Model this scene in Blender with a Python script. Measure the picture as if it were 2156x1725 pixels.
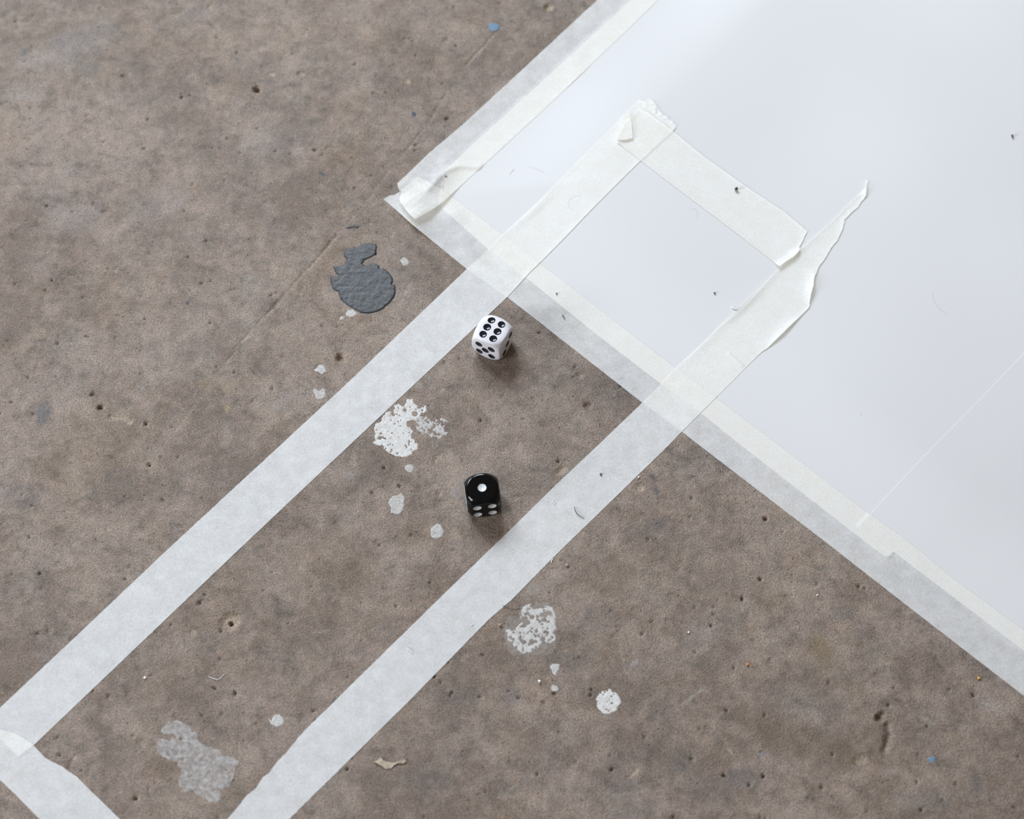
import bpy, bmesh, math, random
import numpy as np

for o in list(bpy.data.objects):
    bpy.data.objects.remove(o)
scene = bpy.context.scene
col = scene.collection
MM = 0.001
W_PX, H_PX = 2156.0, 1725.0

# ------------------------------------------------------------------ camera
# solved from the pips of both dice (16 mm edge) and the parallel tape edges
F_PX, TILT, ROLL, DIST = 4206.6, 0.4898, -0.0454, 965.7      # px, rad, rad, mm
CAM_P = np.array([0.0, -DIST * math.sin(TILT), DIST * math.cos(TILT)])
FW = -CAM_P / np.linalg.norm(CAM_P)
_r = np.array([1.0, 0, 0]); _u = np.cross(_r, FW)
RT = math.cos(ROLL) * _r + math.sin(ROLL) * _u
UP = -math.sin(ROLL) * _r + math.cos(ROLL) * _u

def at(q, z=0.0):
    """photo pixels -> points (mm) on the horizontal plane at height z"""
    q = np.atleast_2d(np.array(q, float))
    d = FW + ((q[:, 0] - W_PX / 2) / F_PX)[:, None] * RT - ((q[:, 1] - H_PX / 2) / F_PX)[:, None] * UP
    t = (z - CAM_P[2]) / d[:, 2]
    return (CAM_P + t[:, None] * d)[:, :2]

cd = bpy.data.cameras.new('camera')
cam = bpy.data.objects.new('camera', cd); col.objects.link(cam)
from mathutils import Matrix, Vector
cam.matrix_world = Matrix((
    (RT[0], UP[0], -FW[0], CAM_P[0] * MM),
    (RT[1], UP[1], -FW[1], CAM_P[1] * MM),
    (RT[2], UP[2], -FW[2], CAM_P[2] * MM),
    (0, 0, 0, 1)))
cd.sensor_width = 36.0; cd.sensor_fit = 'HORIZONTAL'
cd.lens = F_PX / W_PX * 36.0
cd.clip_start = 0.01
cd.dof.use_dof = True
cd.dof.focus_distance = 0.962
cd.dof.aperture_fstop = 8.0
scene.camera = cam

# ------------------------------------------------------------------ light
world = bpy.data.worlds.new('room_ambient'); scene.world = world
world.use_nodes = True
world.node_tree.nodes['Background'].inputs[0].default_value = (1.0, 0.87, 0.72, 1)
world.node_tree.nodes['Background'].inputs[1].default_value = 0.18

def window_light(name, pos, size, energy, color, target=(0, 0, 0)):
    ld = bpy.data.lights.new(name, 'AREA')
    ld.shape = 'RECTANGLE'; ld.size, ld.size_y = size
    ld.energy = energy; ld.color = color
    o = bpy.data.objects.new(name, ld); col.objects.link(o)
    o.location = pos
    o.rotation_euler = (Vector(target) - Vector(pos)).to_track_quat('-Z', 'Y').to_euler()
    return o
# tall windows of the room: two panes side by side up-left, one wide one low on the near left
window_light('window_far_left_offscreen', (-1.05, 1.83, 1.75), (0.52, 1.05), 49, (0.835, 0.92, 1.0))
window_light('window_far_offscreen', (-0.25, 2.05, 1.75), (0.52, 1.05), 44, (0.835, 0.92, 1.0))
window_light('window_left_offscreen', (-2.50, -1.05, 1.12), (1.2, 1.1), 70, (0.90, 0.945, 1.0))

scene.view_settings.view_transform = 'Standard'
scene.view_settings.look = 'None'
scene.view_settings.gamma = 1.0
scene.view_settings.exposure = 0.0
scene.view_settings.use_curve_mapping = False

# ------------------------------------------------------------------ helpers
rng = np.random.default_rng(7)
random.seed(7)

def tag(o, label=None, cat=None, group=None, kind=None):
    for k, v in (('label', label), ('category', cat), ('group', group), ('kind', kind)):
        if v: o[k] = v
    return o

def mesh_obj(name, verts, faces, mat, parent=None, smooth=True):
    me = bpy.data.meshes.new(name)
    me.from_pydata([tuple(v) for v in verts], [], faces)
    me.update()
    if smooth:
        me.polygons.foreach_set('use_smooth', np.ones(len(me.polygons), bool))
    o = bpy.data.objects.new(name, me); col.objects.link(o)
    if mat: me.materials.append(mat)
    if parent: o.parent = parent
    return o

def vnoise(x, y, scale, seed=0):
    """smooth value noise in [-1,1], scale in mm"""
    x = np.asarray(x) / scale + 1000.0; y = np.asarray(y) / scale + 1000.0
    xi = np.floor(x).astype(np.int64); yi = np.floor(y).astype(np.int64)
    fx = x - xi; fy = y - yi
    fx = fx * fx * (3 - 2 * fx); fy = fy * fy * (3 - 2 * fy)
    def h(a, b):
        n = (a * 374761393 + b * 668265263 + seed * 974634777) & 0xffffffff
        n = ((n ^ (n >> 13)) * 1274126177) & 0xffffffff
        return ((n ^ (n >> 16)) & 0xffff) / 32767.5 - 1
    return (h(xi, yi) * (1 - fx) + h(xi + 1, yi) * fx) * (1 - fy) + (h(xi, yi + 1) * (1 - fx) + h(xi + 1, yi + 1) * fx) * fy

def fbm(x, y, scale, seed=0, oct=3):
    a = 0; amp = 1.0; s = scale; t = 0
    for k in range(oct):
        a = a + amp * vnoise(x, y, s, seed + 17 * k); t += amp; amp *= 0.55; s *= 0.5
    return a / t

def sstep(x, a, b):
    t = np.clip((x - a) / (b - a), 0, 1)
    return t * t * (3 - 2 * t)

def sdf(P, poly):
    """signed distance (mm), positive inside"""
    P = np.asarray(P, float); poly = np.asarray(poly, float)
    d2 = np.full(len(P), 1e18); ins = np.zeros(len(P), bool)
    B = np.roll(poly, -1, 0)
    for a, b in zip(poly, B):
        e = b - a; L = max(e @ e, 1e-12)
        w = P - a
        t = np.clip((w @ e) / L, 0, 1)
        q = w - t[:, None] * e
        d2 = np.minimum(d2, (q * q).sum(1))
        c = (a[1] > P[:, 1]) != (b[1] > P[:, 1])
        if abs(e[1]) > 1e-12:
            ins ^= c & (P[:, 0] < a[0] + e[0] * (P[:, 1] - a[1]) / e[1])
    d = np.sqrt(d2)
    return np.where(ins, d, -d)

def seg_dist(P, pts):
    """distance to a polyline and position along it 0..1"""
    P = np.asarray(P, float); pts = np.asarray(pts, float)
    best = np.full(len(P), 1e9); par = np.zeros(len(P))
    L = np.r_[0, np.cumsum(np.linalg.norm(np.diff(pts, axis=0), axis=1))]
    for i in range(len(pts) - 1):
        a, b = pts[i], pts[i + 1]; e = b - a; l = max(e @ e, 1e-12)
        t = np.clip(((P - a) @ e) / l, 0, 1)
        d = np.linalg.norm(P - a - t[:, None] * e, axis=1)
        m = d < best
        best[m] = d[m]; par[m] = (L[i] + t[m] * (L[i + 1] - L[i])) / L[-1]
    return best, par

def contour_mesh(fieldf, bounds, cell, ang=0.0):
    """region field>0 as a triangulated sheet. Returns XY verts, faces, rim segments."""
    ca, sa = math.cos(ang), math.sin(ang)
    x0, x1, y0, y1 = bounds
    nx = max(3, int((x1 - x0) / cell) + 2); ny = max(3, int((y1 - y0) / cell) + 2)
    gx = x0 + cell * np.arange(nx); gy = y0 + cell * np.arange(ny)
    U, V = np.meshgrid(gx, gy, indexing='ij')
    P = np.stack([U.ravel() * ca - V.ravel() * sa, U.ravel() * sa + V.ravel() * ca], 1)
    f = fieldf(P)
    f = np.where(np.abs(f) < cell * 0.02, np.where(f >= 0, cell * 0.02, -cell * 0.02), f)
    F = f.reshape(nx, ny); I = F > 0
    idx = np.arange(nx * ny).reshape(nx, ny)
    full = I[:-1, :-1] & I[1:, :-1] & I[1:, 1:] & I[:-1, 1:]
    anyi = I[:-1, :-1] | I[1:, :-1] | I[1:, 1:] | I[:-1, 1:]
    faces = np.stack([idx[:-1, :-1][full], idx[1:, :-1][full], idx[1:, 1:][full], idx[:-1, 1:][full]], 1).tolist()
    extra = []; ek = {}; rim = []
    base = nx * ny
    def cross(a, b):
        k = (a, b) if a < b else (b, a)
        if k not in ek:
            t = f[a] / (f[a] - f[b])
            ek[k] = base + len(extra); extra.append(P[a] * (1 - t) + P[b] * t)
        return ek[k]
    for i, j in np.argwhere(anyi & ~full):
        c = [idx[i, j], idx[i + 1, j], idx[i + 1, j + 1], idx[i, j + 1]]
        poly = []; cr = []
        for k in range(4):
            a, b = int(c[k]), int(c[(k + 1) % 4])
            if f[a] > 0: poly.append(a)
            if (f[a] > 0) != (f[b] > 0):
                v = cross(a, b); cr.append((v, f[a] > 0)); poly.append(v)
        if len(poly) >= 3: faces.append(poly)
        for k in range(len(cr)):
            if cr[k][1]: rim.append((cr[k][0], cr[(k + 1) % len(cr)][0]))
    allv = np.vstack([P, np.array(extra)]) if extra else P
    allf = np.concatenate([f, np.zeros(len(extra))])
    used = np.zeros(len(allv), bool)
    for q in faces:
        used[q] = True
    remap = np.cumsum(used) - 1
    faces = [[int(remap[v]) for v in q] for q in faces]
    rim = [(int(remap[a]), int(remap[b])) for a, b in rim]
    return allv[used], allf[used], faces, rim

def poly_bounds(poly, ang, pad=1.0):
    ca, sa = math.cos(ang), math.sin(ang)
    q = np.stack([poly[:, 0] * ca + poly[:, 1] * sa, -poly[:, 0] * sa + poly[:, 1] * ca], 1)
    return q[:, 0].min() - pad, q[:, 0].max() + pad, q[:, 1].min() - pad, q[:, 1].max() + pad

def crop(x0, y0, s, pts):
    return [(x0 + a / s, y0 + b / s) for a, b in pts]

# ------------------------------------------------------------------ materials
def new_mat(name):
    m = bpy.data.materials.new(name); m.use_nodes = True
    nt = m.node_tree; nt.nodes.clear()
    out = nt.nodes.new('ShaderNodeOutputMaterial')
    return m, nt, out

class NT:
    def __init__(s, nt): s.nt = nt
    def n(s, t, **kw):
        nd = s.nt.nodes.new(t)
        for k, v in kw.items(): setattr(nd, k, v)
        return nd
    def l(s, a, b): s.nt.links.new(a, b)
    def coord(s):
        tc = s.n('ShaderNodeTexCoord'); vm = s.n('ShaderNodeVectorMath', operation='SCALE')
        vm.inputs[3].default_value = 1000.0
        s.l(tc.outputs['Object'], vm.inputs[0]); return vm.outputs[0]
    def noise(s, co, size, detail=2, rough=0.5, offs=0.0, dist=0.0):
        nd = s.n('ShaderNodeTexNoise'); nd.inputs['Scale'].default_value = 1.0 / size
        nd.inputs['Detail'].default_value = detail; nd.inputs['Roughness'].default_value = rough
        nd.inputs['Distortion'].default_value = dist
        if offs:
            v = s.n('ShaderNodeVectorMath', operation='ADD'); v.inputs[1].default_value = (offs, offs * 1.7, offs * .3)
            s.l(co, v.inputs[0]); co = v.outputs[0]
        s.l(co, nd.inputs['Vector']); return nd.outputs['Fac']
    def rng(s, v, a, b, c=0.0, d=1.0):
        m = s.n('ShaderNodeMapRange'); m.inputs[1].default_value = a; m.inputs[2].default_value = b
        m.inputs[3].default_value = c; m.inputs[4].default_value = d
        s.l(v, m.inputs[0]); return m.outputs[0]
    def math(s, op, a, b):
        m = s.n('ShaderNodeMath', operation=op)
        for i, v in enumerate((a, b)):
            if isinstance(v, (int, float)): m.inputs[i].default_value = v
            else: s.l(v, m.inputs[i])
        return m.outputs[0]
    def mix(s, fac, a, b, blend='MIX'):
        m = s.n('ShaderNodeMix', data_type='RGBA', blend_type=blend)
        for sock, v in ((m.inputs[0], fac), (m.inputs[6], a), (m.inputs[7], b)):
            if isinstance(v, (int, float)): sock.default_value = v
            elif isinstance(v, tuple): sock.default_value = (*v, 1)
            else: s.l(v, sock)
        return m.outputs[2]
    def bump(s, h, dist_mm, strength=1.0, prev=None):
        b = s.n('ShaderNodeBump'); b.inputs['Distance'].default_value = dist_mm * MM
        b.inputs['Strength'].default_value = strength
        s.l(h, b.inputs['Height'])
        if prev is not None: s.l(prev, b.inputs['Normal'])
        return b.outputs[0]
    def bsdf(s, color, rough=0.6, normal=None, spec=0.5):
        p = s.n('ShaderNodeBsdfPrincipled')
        if isinstance(color, tuple): p.inputs['Base Color'].default_value = (*color, 1)
        else: s.l(color, p.inputs['Base Color'])
        if isinstance(rough, (int, float)): p.inputs['Roughness'].default_value = rough
        else: s.l(rough, p.inputs['Roughness'])
        p.inputs['Specular IOR Level'].default_value = spec
        if normal is not None: s.l(normal, p.inputs['Normal'])
        return p

def mat_concrete():
    m, nt, out = new_mat('concrete'); g = NT(nt); co = g.coord()
    big = g.noise(co, 95, 3, .55); mid = g.noise(co, 17, 6, .66, 31, .4); sml = g.noise(co, 4.5, 4, .6, 77)
    grain = g.noise(co, 0.85, 3, .6, 11)
    hue = g.noise(co, 38, 5, .62, 140, .6)
    sand = g.noise(co, 0.42, 2, .55, 63); tint = g.noise(co, 1.1, 2, .5, 210)
    v = g.math('ADD', g.math('MULTIPLY', big, .5), g.math('ADD', g.math('MULTIPLY', mid, .75), g.math('MULTIPLY', sml, .35)))
    v = g.rng(v, .685, .925)
    c = g.mix(v, (.156, .119, .096), (.255, .205, .172))
    warm = g.rng(hue, .52, .72)
    c = g.mix(g.math('MULTIPLY', warm, .55), c, g.mix(v, (.156, .109, .070), (.246, .183, .128)))
    cool = g.rng(hue, .46, .30)
    c = g.mix(g.math('MULTIPLY', cool, .45), c, g.mix(v, (.130, .108, .098), (.238, .205, .187)))
    bl = g.noise(co, 7.5, 6, .72, 333, .5)
    c = g.mix(1.0, c, g.mix(g.rng(bl, .36, .64), (1.24, 1.225, 1.21), (.93, .93, .93)), 'MULTIPLY')
    c = g.mix(1.0, c, g.mix(g.rng(bl, .56, .70), (1, 1, 1), (.74, .73, .73)), 'MULTIPLY')
    # stains with shapes of their own, and the paler core shown by chips
    at_ = g.n('ShaderNodeAttribute', attribute_name='stain')
    c = g.mix(at_.outputs['Alpha'], c, at_.outputs['Color'])
    # sand grains
    c = g.mix(1.0, c, g.mix(g.rng(grain, .28, .72), (.66, .655, .65), (1.34, 1.34, 1.335)), 'MULTIPLY')
    c = g.mix(1.0, c, g.mix(g.rng(sand, .30, .70), (.54, .535, .53), (1.48, 1.48, 1.475)), 'MULTIPLY')
    c = g.mix(1.0, c, g.mix(g.rng(tint, .35, .65), (1.05, .985, .955), (.96, 1.01, 1.04)), 'MULTIPLY')
    # pores (relief only)
    vo = g.n('ShaderNodeTexVoronoi'); vo.inputs['Scale'].default_value = 1 / 5.2
    g.l(co, vo.inputs['Vector'])
    sel = g.rng(g.noise(co, 9, 2, .5, 300), .45, .62, -.02, .085)
    pore = g.rng(g.math('SUBTRACT', vo.outputs['Distance'], sel), 0.0, .05, 1, 0)
    vo3 = g.n('ShaderNodeTexVoronoi'); vo3.inputs['Scale'].default_value = 1 / 2.1
    g.l(co, vo3.inputs['Vector'])
    sel3 = g.rng(g.noise(co, 6, 2, .6, 420), .46, .66, -.02, .15)
    p3 = g.rng(g.math('SUBTRACT', vo3.outputs['Distance'], sel3), 0.0, .07, 1, 0)
    pore = g.math('MAXIMUM', pore, g.math('MULTIPLY', p3, .6))
    vo2 = g.n('ShaderNodeTexVoronoi'); vo2.inputs['Scale'].default_value = 1 / 9.7
    g.l(co, vo2.inputs['Vector'])
    pale = g.rng(g.math('SUBTRACT', vo2.outputs['Distance'], g.rng(g.noise(co, 13, 1, .5, 500), .55, .7, -.05, .05)), 0, .03, .5, 0)
    c = g.mix(pale, c, (.34, .31, .28))
    h1 = g.math('ADD', g.math('ADD', g.math('MULTIPLY', grain, .6), g.math('MULTIPLY', sand, .42)), g.math('MULTIPLY', sml, .6))
    h1 = g.math('SUBTRACT', h1, g.math('MULTIPLY', pore, .9))
    n1 = g.bump(h1, .62, 1.0)
    p = g.bsdf(c, .45, n1, .36)
    g.l(p.outputs[0], out.inputs[0]); return m

def mat_tape(name, off=0.0):
    m, nt, out = new_mat(name); g = NT(nt); co = g.coord()
    mot = g.noise(co, 7, 4, .6, 20); fine = g.noise(co, 1.2, 4, .65, 55); fib = g.noise(co, .42, 2, .6, 90)
    a = g.math('ADD', g.math('MULTIPLY', mot, .45), g.math('ADD', g.math('MULTIPLY', fine, .4), g.math('MULTIPLY', fib, .35)))
    alpha = g.rng(a, .45, .75, .46 - off, .655 - off)
    c = g.mix(g.rng(fib, .3, .7), (.925, .945, .98), (.97, .98, 1.0))
    hb = g.math('ADD', g.math('MULTIPLY', fine, .6), g.math('MULTIPLY', fib, .5))
    p = g.bsdf(c, .55, g.bump(hb, .13, .9), .3)
    tr = g.n('ShaderNodeBsdfTransparent'); tr.inputs[0].default_value = (1.0, .955, .83, 1)
    mx = g.n('ShaderNodeMixShader')
    g.l(alpha, mx.inputs[0]); g.l(tr.outputs[0], mx.inputs[1]); g.l(p.outputs[0], mx.inputs[2])
    g.l(mx.outputs[0], out.inputs[0]); return m

def mat_paper():
    m, nt, out = new_mat('drawing_paper'); g = NT(nt); co = g.coord()
    c = g.mix(0.0, (.649, .645, .658), (.649, .645, .658))
    vo = g.n('ShaderNodeTexVoronoi'); vo.inputs['Scale'].default_value = 1 / 11.0
    g.l(co, vo.inputs['Vector'])
    sel = g.rng(g.noise(co, 30, 2, .5, 60), .45, .7, -.005, .026)
    sp = g.rng(g.math('SUBTRACT', vo.outputs['Distance'], sel), 0, .018, 1, 0)
    c = g.mix(g.math('MULTIPLY', sp, .42), c, (.33, .32, .36))
    fib = g.noise(co, .45, 2, .5, 33)
    p = g.bsdf(c, .65, g.bump(fib, .03, .6), .3)
    g.l(p.outputs[0], out.inputs[0]); return m

def mat_paint(name, lo, hi, cover=1.0, wear=0.0, rough=.7, bumpmm=.12, wsize=1.6):
    m, nt, out = new_mat(name); g = NT(nt); co = g.coord()
    a = g.noise(co, 2.2, 4, .65, 42); b = g.noise(co, .6, 3, .6, 12)
    c = g.mix(g.rng(g.math('ADD', g.math('MULTIPLY', a, .7), g.math('MULTIPLY', b, .4)), .35, .75), lo, hi)
    p = g.bsdf(c, rough, g.bump(g.math('ADD', a, g.math('MULTIPLY', b, .5)), bumpmm, .8), .35)
    if cover < 1.0 or wear > 0:
        w = g.noise(co, wsize, 5, .7, 81)
        al = g.rng(w, .5 - .22, .5 + .22, max(0, cover - wear), min(1, cover + wear))
        tr = g.n('ShaderNodeBsdfTransparent'); mx = g.n('ShaderNodeMixShader')
        g.l(al, mx.inputs[0]); g.l(tr.outputs[0], mx.inputs[1]); g.l(p.outputs[0], mx.inputs[2])
        g.l(mx.outputs[0], out.inputs[0])
    else:
        g.l(p.outputs[0], out.inputs[0])
    return m

def mat_plain(name, c, rough=.6, var=.15, size=.6):
    m, nt, out = new_mat(name); g = NT(nt); co = g.coord()
    v = g.noise(co, size, 2, .5, 5)
    cc = g.mix(g.rng(v, .3, .7), tuple(x * (1 - var) for x in c), tuple(min(1, x * (1 + var)) for x in c))
    p = g.bsdf(cc, rough); g.l(p.outputs[0], out.inputs[0]); return m

def mat_die(name, c, rough, sss=0.0, dust=None, ior=1.5):
    m, nt, out = new_mat(name); g = NT(nt); co = g.coord()
    v = g.noise(co, 5, 2, .5, 5)
    cc = g.mix(g.rng(v, .3, .7), tuple(x * .97 for x in c), c)
    rr = g.rng(g.noise(co, 1.2, 3, .6, 9), .3, .7, rough * .85, rough * 1.25)
    if dust:
        sp = g.rng(g.noise(co, .28, 1, .5, 70), .70, .82)
        film = g.rng(g.noise(co, 2.5, 4, .7, 17), .45, .75, 0, .006)
        cc = g.mix(g.math('ADD', g.math('MULTIPLY', sp, .3), film), cc, dust)
    p = g.bsdf(cc, rr); p.inputs['IOR'].default_value = ior
    if sss:
        p.inputs['Subsurface Weight'].default_value = sss
        p.inputs['Subsurface Radius'].default_value = (1.0, .9, 1.0)
        p.inputs['Subsurface Scale'].default_value = .0012
    g.l(p.outputs[0], out.inputs[0]); return m

M_CON = mat_concrete(); M_TAPE = mat_tape('masking_tape'); M_EDGE = mat_tape('thin_masking_tape', .05); M_PAPER = mat_paper()
M_WPAINT = mat_paint('white_paint', (.56, .54, .52), (.82, .81, .805), .93, .22, wsize=.9)
M_FLECK = mat_paint('white_paint_fleck', (.56, .54, .53), (.78, .77, .765), .78, .36, wsize=.8)
M_WTHIN = mat_paint('worn_white_paint', (.54, .52, .505), (.78, .765, .755), .75, .5, wsize=.9)
M_FADED = mat_paint('faded_white_paint', (.46, .43, .415), (.68, .67, .68), .40, .42, wsize=2.0)
M_GHOST = mat_paint('ghost_white_paint', (.42, .39, .37), (.54, .51, .49), .22, .2, wsize=1.8)
M_GREY = mat_paint('dark_grey_paint', (.024, .026, .030), (.066, .069, .076), 1.0, 0, .42, .16)
M_SMUDGE = mat_paint('grey_paint_film', (.085, .087, .095), (.13, .132, .142), .55, .3)
M_BLUE = mat_paint('blue_paint', (.11, .20, .31), (.19, .30, .42), .9, .1)
M_NAVY = mat_paint('navy_paint', (.04, .06, .085), (.08, .10, .13), 1.0, 0)
M_WHITE = mat_die('white_plastic', (.75, .74, .79), .13, .25)
M_BLACK = mat_die('black_plastic', (.0012, .0015, .0020), .09, 0, (.25, .28, .3), 1.38)
M_BLACKPIP = mat_die('black_enamel', (.010, .012, .018), .10)
M_WHITEPIP = mat_die('white_enamel', (.66, .67, .70), .25)
M_HAIR = mat_plain('dark_hair', (.022, .017, .016), .7)
M_PALEHAIR = mat_plain('pale_hair', (.47, .45, .43), .5)
M_LINT = mat_plain('white_lint', (.86, .86, .88), .8)
M_CRUMB = mat_plain('slate_grit', (.06, .07, .095), .6)
M_BROWN = mat_plain('brown_grit', (.10, .07, .06), .6)
M_FLAKE = mat_plain('tan_flake', (.44, .37, .29), .8, .3, 2.0)
M_ORANGE = mat_plain('orange_grit', (.72, .22, .06), .7)
M_YELLOW = mat_plain('yellow_grit', (.70, .38, .05), .7)

# ------------------------------------------------------------------ floor
X0, X1, Y0, Y1, STEP = -285.0, 300.0, -226.0, 284.0, 0.72
nx = int((X1 - X0) / STEP) + 1; ny = int((Y1 - Y0) / STEP) + 1
gx = np.linspace(X0, X1, nx); gy = np.linspace(Y0, Y1, ny)
GX, GY = np.meshgrid(gx, gy, indexing='ij')
GZ = np.zeros((nx, ny)); STAIN = np.zeros((nx, ny, 4))

def patch(cx, cy, rad):
    i0, i1 = np.searchsorted(gx, (cx - rad, cx + rad)); j0, j1 = np.searchsorted(gy, (cy - rad, cy + rad))
    return slice(max(i0, 1), min(i1, nx - 1)), slice(max(j0, 1), min(j1, ny - 1))

PX = 16 / 67.0          # rough mm per photo pixel
def lay_stain(sl, a, c):
    S = STAIN[sl]; A = S[..., 3]
    na = A + a * (1 - A)
    w = np.where(na > 1e-6, a / np.maximum(na, 1e-6), 0)[..., None]
    S[..., :3] = S[..., :3] * (1 - w) + np.array(c) * w
    S[..., 3] = na

def pit(px, py, r_px, depth, ex=1.0, rot=0.0, beige=0.5, rough=.6, seed=1):
    (cx, cy), = at([(px, py)]); r = r_px * PX
    R = r * max(ex, 1) * 1.9 + 2
    sl = patch(cx, cy, R); x = GX[sl] - cx; y = GY[sl] - cy
    ca, sa = math.cos(rot), math.sin(rot)
    u = (x * ca + y * sa) / ex; v = -x * sa + y * ca
    d = np.sqrt(u * u + v * v) / r
    d = d + rough * fbm(GX[sl], GY[sl], r * .9 + .8, seed)
    k = 1 - sstep(d, .35, 1.0)
    GZ[sl] -= depth * k
    if beige: lay_stain(sl, beige * sstep(k, .02, .5), (.40, .31, .225))

pits = [(540, 190, 13, 3.0, 1, 0, .45), (478, 291, 4.5, 1.8, 1, 0, 0), (573, 155, 9, .5, 1.5, 0, .4), (632, 155, 10, .9, 1.1, 0, .45),
        (672, 150, 8, .4, 1.4, 0, .25), (486, 1308, 24, 1.1, 1, 0, .4), (486, 1312, 7, 4.0, 1, 0, .0), (209, 858, 6, 2.0, 1.2, .3, .1),
        (217, 857, 5, .6, 1, 0, .5), (717, 755, 12, 2.4, .9, .4, .4), (1155, 14, 13, 1.3, 1, 0, .5), (442, 14, 6, .7, 2.2, 1.2, .3),
        (455, 78, 5, .9, 1.5, -.3, 0), (405, 106, 4, 1.0, 1, 0, .1), (260, 160, 5, 1.0, 1.4, -.4, 0), (218, 299, 4, .9, 1.5, .6, 0),
        (219, 446, 7, .9, 1.4, .3, .1), (388, 444, 3.5, 1.3, 1, 0, 0), (228, 566, 3, 1.2, 1, 0, 0), (1240, 855, 9, 1.1, 1.2, 0, .15),
        (1180, 990, 15, .8, 1, 0, .4), (1612, 1092, 6, 2.2, 1, 0, 0), (1588, 1068, 3, 1.2, 1, 0, 0), (314, 979, 4.5, 1.9, 1, 0, .1),
        (339, 963, 3, 1.2, 1, 0, 0), (1168, 1461, 5, 1.1, 1.4, .6, .0), (1852, 1512, 9, 2.0, 1, 0, 0), (1858, 1503, 6, 1.5, 1, 0, 0),
        (1808, 1235, 3.5, 1.6, 1, 0, 0), (1821, 1240, 3, 1.5, 1, 0, 0), (1345, 1026, 9, .5, 1, 0, .3), (942, 250, 6, 1.2, 1.3, .2, .05),
        (876, 305, 6, 1.1, 1.1, .6, .05), (875, 317, 5, .7, 1.4, .2, .05), (855, 172, 9, .5, 1, 0, .4), (956, 15, 5, 1.0, 1, 0, 0),
        (940, 84, 7, .5, 2, .5, .0), (230, 1466, 7, .9, 1, 0, .1), (300, 1565, 11, .6, 1, 0, .3), (407, 1330, 10, .4, .7, .5, .35),
        (286, 1682, 5, 1.5, 1, 0, 0), (314, 1662, 7, .6, .8, 0, .5), (80, 1334, 4, 1.3, 1, 0, 0), (368, 1508, 5, .7, 1.6, -.4, 0),
        (362, 1492, 3, .8, 1.6, .3, 0), (195, 1455, 3, 1, 1, 0, 0), (2050, 1465, 5, 1.4, 1, 0, 0), (1600, 1220, 5, .8, .6, -.2, .2),
        (1463, 1279, 3, 1.3, 1, 0, 0), (1623, 1388, 3, 1.2, 1, 0, 0), (1244, 1452, 3.5, 1.6, 1, 0, 0), (1157, 1248, 3.5, 1.3, 1, 0, 0),
        (1245, 1453, 3, 1.3, 1, 0, 0), (1300, 1265, 3, 1.2, 1, 0, 0), (1730, 1660, 8, .9, .7, .3, .1), (700, 1455, 6, .3, 1, 0, .2),
        (928, 822, 7, .5, 1.3, .5, .35), (920, 965, 8, .4, 1.8, .6, .35), (1810, 1600, 11, .6, 1.2, .5, .35)]
for k, q in enumerate(pits):
    pit(*q, seed=100 + k)

pr_ = random.Random(11)
for k in range(480):        # the many nameless little pocks of the slab
    q = (pr_.uniform(-20, 2180), pr_.uniform(-10, 1740))
    if (q[0] - 1035) ** 2 + (q[1] - 720) ** 2 < 70 ** 2 or (q[0] - 1016) ** 2 + (q[1] - 1050) ** 2 < 70 ** 2: continue
    big_ = pr_.random() < .05
    pit(*q, pr_.uniform(5, 9) if big_ else pr_.uniform(2.0, 3.5), pr_.uniform(.3, .7) if big_ else pr_.uniform(.8, 1.7), pr_.uniform(.8, 2.0), pr_.uniform(0, 3), pr_.uniform(.15, .45) if big_ else 0, seed=700 + k)

def groove(pts, w_px, depth, beige=0.0, seed=3, c=(.36, .29, .22), fade=True, wob=.5):
    P = at(pts); w = w_px * PX
    lo = P.min(0) - 6; hi = P.max(0) + 6
    i0, i1 = np.searchsorted(gx, (lo[0], hi[0])); j0, j1 = np.searchsorted(gy, (lo[1], hi[1]))
    sl = slice(max(i0, 1), min(i1, nx - 1)), slice(max(j0, 1), min(j1, ny - 1))
    x = GX[sl]; y = GY[sl]
    q = np.stack([x.ravel() + wob * vnoise(x.ravel(), y.ravel(), 3.5, seed), y.ravel() + wob * vnoise(x.ravel(), y.ravel(), 3.5, seed + 9)], 1)
    d, t = seg_dist(q, P); d = d.reshape(x.shape); t = t.reshape(x.shape)
    k = np.exp(-(d / w) ** 2) * (.55 + .45 * vnoise(x, y, 8, seed + 2))
    if fade: k = k * sstep(t, 0, .06) * (1 - sstep(t, .94, 1))
    GZ[sl] -= depth * k
    if beige: lay_stain(sl, np.clip(beige * k, 0, 1), c)

groove([(1058, 52), (1020, 95), (978, 140)], 3.4, .7, .25, 5)
groove([(945, 185), (900, 262), (832, 345)], 3.4, .6, .25, 6)
groove([(832, 345), (775, 420), (715, 490)], 3.2, .42, .3, 7)
groove([(715, 490), (660, 555), (628, 586), (585, 640), (535, 688)], 3.6, .95, .5, 8)
groove([(535, 688), (505, 724), (474, 764)], 3.4, .75, .45, 9)
groove([(474, 764), (430, 830), (390, 880), (335, 950)], 3.6, .14, .35, 10)
groove([(231, 877), (255, 881), (281, 889)], 7.5, 1.5, .75, 11, (.50, .42, .32), wob=.8)
groove([(1868, 1522), (1874, 1545), (1868, 1562), (1862, 1590)], 6, 1.9, .2, 12, wob=.7)
groove([(159, 1590), (150, 1602), (146, 1620)], 4.0, .6, .15, 13)
groove([(1476, 1190), (1500, 1176)], 3, .3, .3, 14)
groove([(1265, 1168), (1345, 1140)], 3, .3, .2, 15)
groove([(765, 1335), (790, 1318)], 2.5, .3, .25, 16)
groove([(172, 682), (190, 668), (205, 662)], 2.5, .3, .0, 17)
groove([(0, 1140), (60, 1160), (90, 1180)], 3, .12, .0, 18)
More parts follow.
